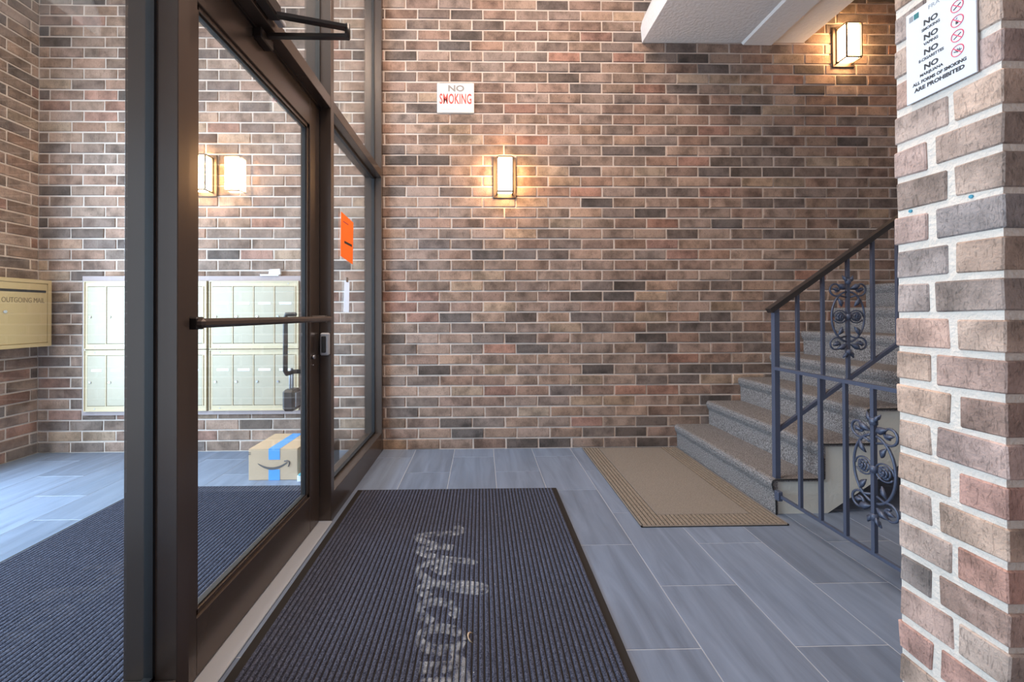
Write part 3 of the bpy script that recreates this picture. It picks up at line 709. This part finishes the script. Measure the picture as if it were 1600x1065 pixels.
# faded script lettering: strokes in (s along reading, t up); reading runs towards the camera, up is +x
def arc(cx, cy_, rx, ry, a0, a1, n=14): return [(cx+rx*math.cos(R(a0+(a1-a0)*i/n)), cy_+ry*math.sin(R(a0+(a1-a0)*i/n))) for i in range(n+1)]
strokes = {
 'W': [[(0.00, 0.20), (0.03, 0.235), (0.06, 0.22), (0.065, 0.15), (0.07, 0.05), (0.09, 0.0), (0.13, 0.04), (0.165, 0.12), (0.18, 0.17)], [(0.18, 0.17), (0.175, 0.06), (0.195, 0.0), (0.235, 0.05), (0.27, 0.15), (0.28, 0.24), (0.30, 0.25)]],
 'e': [[(0.0, 0.05), (0.05, 0.075), (0.085, 0.11), (0.07, 0.145), (0.035, 0.135), (0.02, 0.085), (0.03, 0.02), (0.07, 0.0), (0.125, 0.045)]],
 'l': [[(0.0, 0.04), (0.05, 0.13), (0.075, 0.24), (0.055, 0.275), (0.03, 0.22), (0.025, 0.08), (0.045, 0.0), (0.095, 0.045)]],
 'c': [[(0.095, 0.115), (0.07, 0.145), (0.03, 0.12), (0.018, 0.06), (0.045, 0.0), (0.085, 0.01), (0.12, 0.05)]],
 'o': [arc(0.065, 0.072, 0.045, 0.07, 80, 440), [(0.075, 0.13), (0.10, 0.11), (0.14, 0.12)]],
 'm': [[(0.0, 0.10), (0.02, 0.14), (0.03, 0.10), (0.03, 0.0)], [(0.03, 0.07), (0.055, 0.135), (0.08, 0.13), (0.085, 0.0)], [(0.085, 0.07), (0.11, 0.135), (0.14, 0.13), (0.145, 0.03), (0.16, 0.0), (0.19, 0.04)]]}
adv = {'W': 0.27, 'e': 0.125, 'l': 0.10, 'c': 0.125, 'o': 0.14, 'm': 0.195}
s0 = 0.0
for ch in 'Welcome':
    pm = MB()
    for st in strokes[ch]:
        for _ in range(2):                                   # smooth the stroke
            q = [st[0]]
            for a, b in zip(st, st[1:]): q += [(a[0]*.75+b[0]*.25, a[1]*.75+b[1]*.25), (a[0]*.25+b[0]*.75, a[1]*.25+b[1]*.75)]
            q.append(st[-1]); st = q
        P = [(-0.335+0.186*(s0+x)+y*1.0, 2.110-(s0+x)*1.06) for x, y in st]
        b = len(pm.v)
        for i in range(len(P)):
            (xa, ya), (xb, yb) = P[max(i-1, 0)], P[min(i+1, len(P)-1)]; dx, dy = xb-xa, yb-ya; l = math.hypot(dx, dy) or 1
            wv = 0.012+0.010*abs(dx)/l; nx, ny = -dy/l*wv, dx/l*wv
            pm.v += [(P[i][0]+nx, P[i][1]+ny, 0.0144), (P[i][0]-nx, P[i][1]-ny, 0.0144)]
        for i in range(len(P)-1): pm.face((b+2*i, b+2*i+1, b+2*i+3, b+2*i+2))
    pm.build('faded_letter', 'print', em)
    s0 += adv[ch]
lf = MB(); lf.smooth = True
for i in range(7):
    t = i/6; an = R(200*t-100); r_ = 0.016; cx_, cy2 = -0.035+r_*math.cos(an)*-0.7, 1.385+r_*math.sin(an)*1.3
    h = 0.002+0.009*math.sin(math.pi*t)
    lf.v += [(cx_, cy2, 0.0142), (cx_-0.003*math.sin(math.pi*t), cy2, 0.0142+h), (cx_+0.0012, cy2, 0.0142+h*0.9), (cx_+0.0015, cy2, 0.0142)]
for i in range(6):
    for j in range(4):
        k = (j+1) % 4; lf.face((i*4+j, i*4+k, i*4+4+k, i*4+4+j))
lf.build('dry_leaf', 'leaf', None, label='tiny curled dry leaf lying on the black mat', cat='leaf')
# tan runner at the foot of the stairs
rx0, rx1, ry0, ry1 = 0.795, 1.545, 2.100, 3.345
rn = thing('stair_foot_mat', ((rx0+rx1)/2, 2.72, 0), 'tan doormat with a ribbed border at the foot of the stairs', 'mat')
MB().bbox(rx0, rx1, ry0, ry1, 0.0005, 0.005, 0.002).build('backing', 'runner_dark', rn)
def stripes(x0, x1, y0, y1):
    m = MB(); n = int(round((x1-x0)/0.0225))
    for i in range(n):
        a = x0+(i+0.14)*(x1-x0)/n; b = x0+(i+0.86)*(x1-x0)/n
        m.box(a, b, y0, y1, 0.005, 0.0085)
    return m
m = stripes(rx0+0.012, rx0+0.125, ry0+0.01, ry1-0.01); m.build('ribbed_border', 'runner_rib', rn, kind='stuff')
m = stripes(rx1-0.125, rx1-0.012, ry0+0.01, ry1-0.01); m.build('ribbed_border', 'runner_rib', rn, kind='stuff')
m = stripes(rx0+0.125, rx1-0.125, ry0+0.01, ry0+0.115); m.build('ribbed_border', 'runner_rib', rn, kind='stuff')
MB().bbox(rx0+0.127, rx1-0.127, ry0+0.118, ry1-0.02, 0.005, 0.0095, 0.002).build('pile', 'runner', rn)
ed = MB()
for (a, b, c, d) in ((rx0, rx1, ry0, ry0+0.009), (rx0, rx0+0.009, ry0, ry1), (rx1-0.009, rx1, ry0, ry1)): ed.box(a, b, c, d, 0.005, 0.0075)
ed.build('edging', 'runner', rn)

# ------------------------------------------------------------------ staircase
SXS, TR, RI, NS = 1.572, 0.258, 0.185, 9
SY_, SYW = 2.222, D-0.004
stair = thing('staircase', (2.6, 2.8, 0), 'grey speckled carpeted staircase with cream painted side', 'stairs')
body = [(SXS, 0.0)]
for i in range(NS):
    x = SXS+i*TR; z = (i+1)*RI-0.012
    body += [(x, z), (x+TR, z)]
xe = SXS+NS*TR; body += [(xe, NS*RI-0.35)]
body += [(1.845, 0.0)]
MB().prism(body, lambda a, b, t: (a, t, b), SY_+0.004, SYW).build('side_stringer', 'stringer', stair)
def step_profile(i):
    x = SXS+i*TR; z0 = i*RI; z1 = (i+1)*RI; ov = 0.022; th = 0.012
    out = [(x-0.010, z0), (x-0.012, z1-0.075), (x-ov-0.006, z1-0.045), (x-ov-0.010, z1-0.022), (x-ov-0.004, z1-0.005), (x-ov+0.010, z1), (x+TR-0.011, z1)]
    inn = [(x+TR-0.011, z1-th), (x+0.0, z1-th), (x+0.0, z0)]
    return out, inn
for i in range(NS):
    out, inn = step_profile(i)
    yo = SY_-0.004
    o = MB().prism(out+inn, lambda a, b, t: (a, t, b), yo, SYW).build('carpet_step', 'carpet', stair)
    pth = [(a, yo-0.001, b) for a, b in out]
    MB().tube(pth, 0.0042, 6).build('edge_binding', 'binding', o)

# ------------------------------------------------------------------ railings
def leaf_mesh():
    m = MB(); m.smooth = True
    rows = [(0, 0.002), (0.25, 0.011), (0.5, 0.014), (0.75, 0.009), (1.0, 0.001)]
    for t, wv in rows:
        x = t*0.05; bend = 0.010*math.sin(t*3)
        m.v += [(x, -wv, bend), (x, 0, bend+0.005), (x, wv, bend), (x, 0, bend-0.003)]
    for i in range(len(rows)-1):
        for j in range(4):
            k = (j+1) % 4; m.face((i*4+j, i*4+k, i*4+4+k, i*4+4+j))
    return m.mesh('leaf', ['iron'])
def rose_mesh():
    m = MB()
    for r_, z, n in ((0.024, 0.0, 5), (0.016, 0.006, 5), (0.008, 0.011, 4)):
        for k in range(n):
            a = 2*math.pi*(k+0.3*z*100)/n
            pts = [(r_*math.cos(a+t)*(0.75+0.25*math.cos(t*1.6)), r_*math.sin(a+t)*(0.75+0.25*math.cos(t*1.6)), z) for t in (-0.6, -0.3, 0, 0.3, 0.6)]
            m.tube(pts, 0.0042, 6)
    m.tube([(0, 0, -0.005), (0, 0, 0.012)], 0.009, 8)
    return m.mesh('rose', ['iron'])
LEAF, ROSE = leaf_mesh(), rose_mesh()
def ornament(parent, c, ax, nrm):
    """cast scrollwork about point c; ax: horizontal direction of the railing, nrm: its normal"""
    c = Vector(c); ax = Vector(ax); nrm = Vector(nrm); zz = Vector((0, 0, 1))
    P = lambda s, z: tuple(c+ax*s+zz*z)
    m = MB()
    for s in (-1, 1):
        m.tube([P(s*x, z) for x, z in arc(0.0, 0.0, 0.090, 0.135, -82, 82, 22)], 0.0055, 6)           # oval side
        for zc, sg in ((0.150, 1), (-0.150, -1)):                                                     # corner scrolls
            sp = [(0.012, zc-sg*0.045)]
            for k in range(20):
                a = R(-120+k*21); r_ = 0.040*(1-k/30)
                sp.append((0.066+r_*math.cos(a), zc+sg*r_*math.sin(a)))
            m.tube([P(s*x, z) for x, z in sp], 0.0050, 6)
        m.tube([P(s*x, z) for x, z in arc(0.045, 0.0, 0.038, 0.034, 0, 330, 18)], 0.0036, 6)          # ring round the rose
        m.tube([P(s*x, z) for x, z in ((0.0, 0.19), (0.018, 0.205), (0.030, 0.222))], 0.006, 6, rads=[0.004, 0.008, 0.003])
        m.tube([P(s*x, z) for x, z in ((0.0, -0.19), (0.018, -0.205), (0.030, -0.222))], 0.006, 6, rads=[0.004, 0.008, 0.003])
    for zc in (0.19, 0.0, -0.19): m.tube([P(0, zc-0.014), P(0, zc+0.014)], 0.014, 10)
    o = m.build('ornament', 'iron', parent, origin=c)
    def put(me, s, z, ang, sc=1.0):
        ob_ = bpy.data.objects.new(me.name, me); COL.objects.link(ob_); ob_.parent = o
        e1 = ax*math.cos(R(ang))+zz*math.sin(R(ang)); e2 = nrm.cross(e1)
        mt = Matrix((e1, e2, nrm)).transposed().to_4x4(); mt.translation = ax*s+zz*z
        ob_.matrix_basis = mt @ Matrix.Scale(sc, 4)
    for s in (-1, 1):
        put(ROSE, s*0.045, 0.0, 0)
        f = (lambda a: a) if s > 0 else (lambda a: 180-a)
        put(LEAF, s*0.034, 0.055, f(62)); put(LEAF, s*0.034, -0.055, f(-62))
        put(LEAF, s*0.012, 0.150, f(25), 1.15); put(LEAF, s*0.012, -0.150, f(-25), 1.15)
        put(LEAF, s*0.086, 0.152, f(195), 0.8); put(LEAF, s*0.086, -0.152, f(165), 0.8)
        put(LEAF, s*0.006, 0.185, f(60), 0.8); put(LEAF, s*0.006, -0.185, f(-60), 0.8)
    return o
RY = 2.243; SL = 0.697
hz = lambda x: 1.062+(x-1.552)*SL           # handrail underside line
lz = lambda x: 0.445+(x-1.598)*SL           # lower rail line
ra = thing('stair_railing', (1.582, RY, RI), 'wrought iron stair railing with sloping black handrail and scroll ornament', 'railing')
MB().bar((1.582, RY, RI+0.001), (1.582, RY, hz(1.582)+0.012), 0.0135, 0.0135).build('newel_post', 'iron', ra)
XE = 3.3
hr = MB().bar((1.548, RY, hz(1.548)+0.022), (XE, RY, hz(XE)+0.022), 0.021, 0.013); hr.build('handrail', 'handrail', ra)
MB().bar((1.582, RY, lz(1.582)), (XE, RY, lz(XE)), 0.008, 0.010).build('lower_rail', 'iron', ra)
x = 1.703; k = 0
while x < XE-0.05:
    MB().bar((x, RY, lz(x)), (x, RY, hz(x)+0.01), 0.0075, 0.0075).build('baluster', 'iron', ra)
    if k == 2 or k == 7: ornament(ra, (x, RY-0.002, 1.042+(x-1.970)*SL), (1, 0, 0), (0, -1, 0))
    x += 0.138; k += 1
GXR = 1.566
rb = thing('guard_railing', (GXR, 1.7, 0.1), 'low wrought iron guard railing with rose ornament closing off the space under the stairs', 'railing')
gy = 1.10
MB().bar((GXR, 2.229, 0.775), (GXR, gy, 0.775), 0.010, 0.008).build('top_rail', 'iron', rb)
MB().bar((GXR, 2.200, 0.108), (GXR, gy, 0.108), 0.007, 0.007).build('bottom_rail', 'iron', rb)
MB().bbox(GXR-0.020, GXR+0.006, 2.180, 2.2125, 0.085, 0.135, 0.003).build('wall_bracket', 'iron', rb)
MB().bar((GXR, gy+0.012, 0.0), (GXR, gy+0.012, 0.79), 0.0125, 0.0125).build('end_post', 'iron', rb)
for k, yy in enumerate((2.050, 1.925, 1.790, 1.660, 1.530, 1.400, 1.270)):
    MB().bar((GXR, yy, 0.108), (GXR, yy, 0.775), 0.0075, 0.0075).build('baluster', 'iron', rb)
    if k == 3: ornament(rb, (GXR, yy, 0.446), (0, -1, 0), (-1, 0, 0))
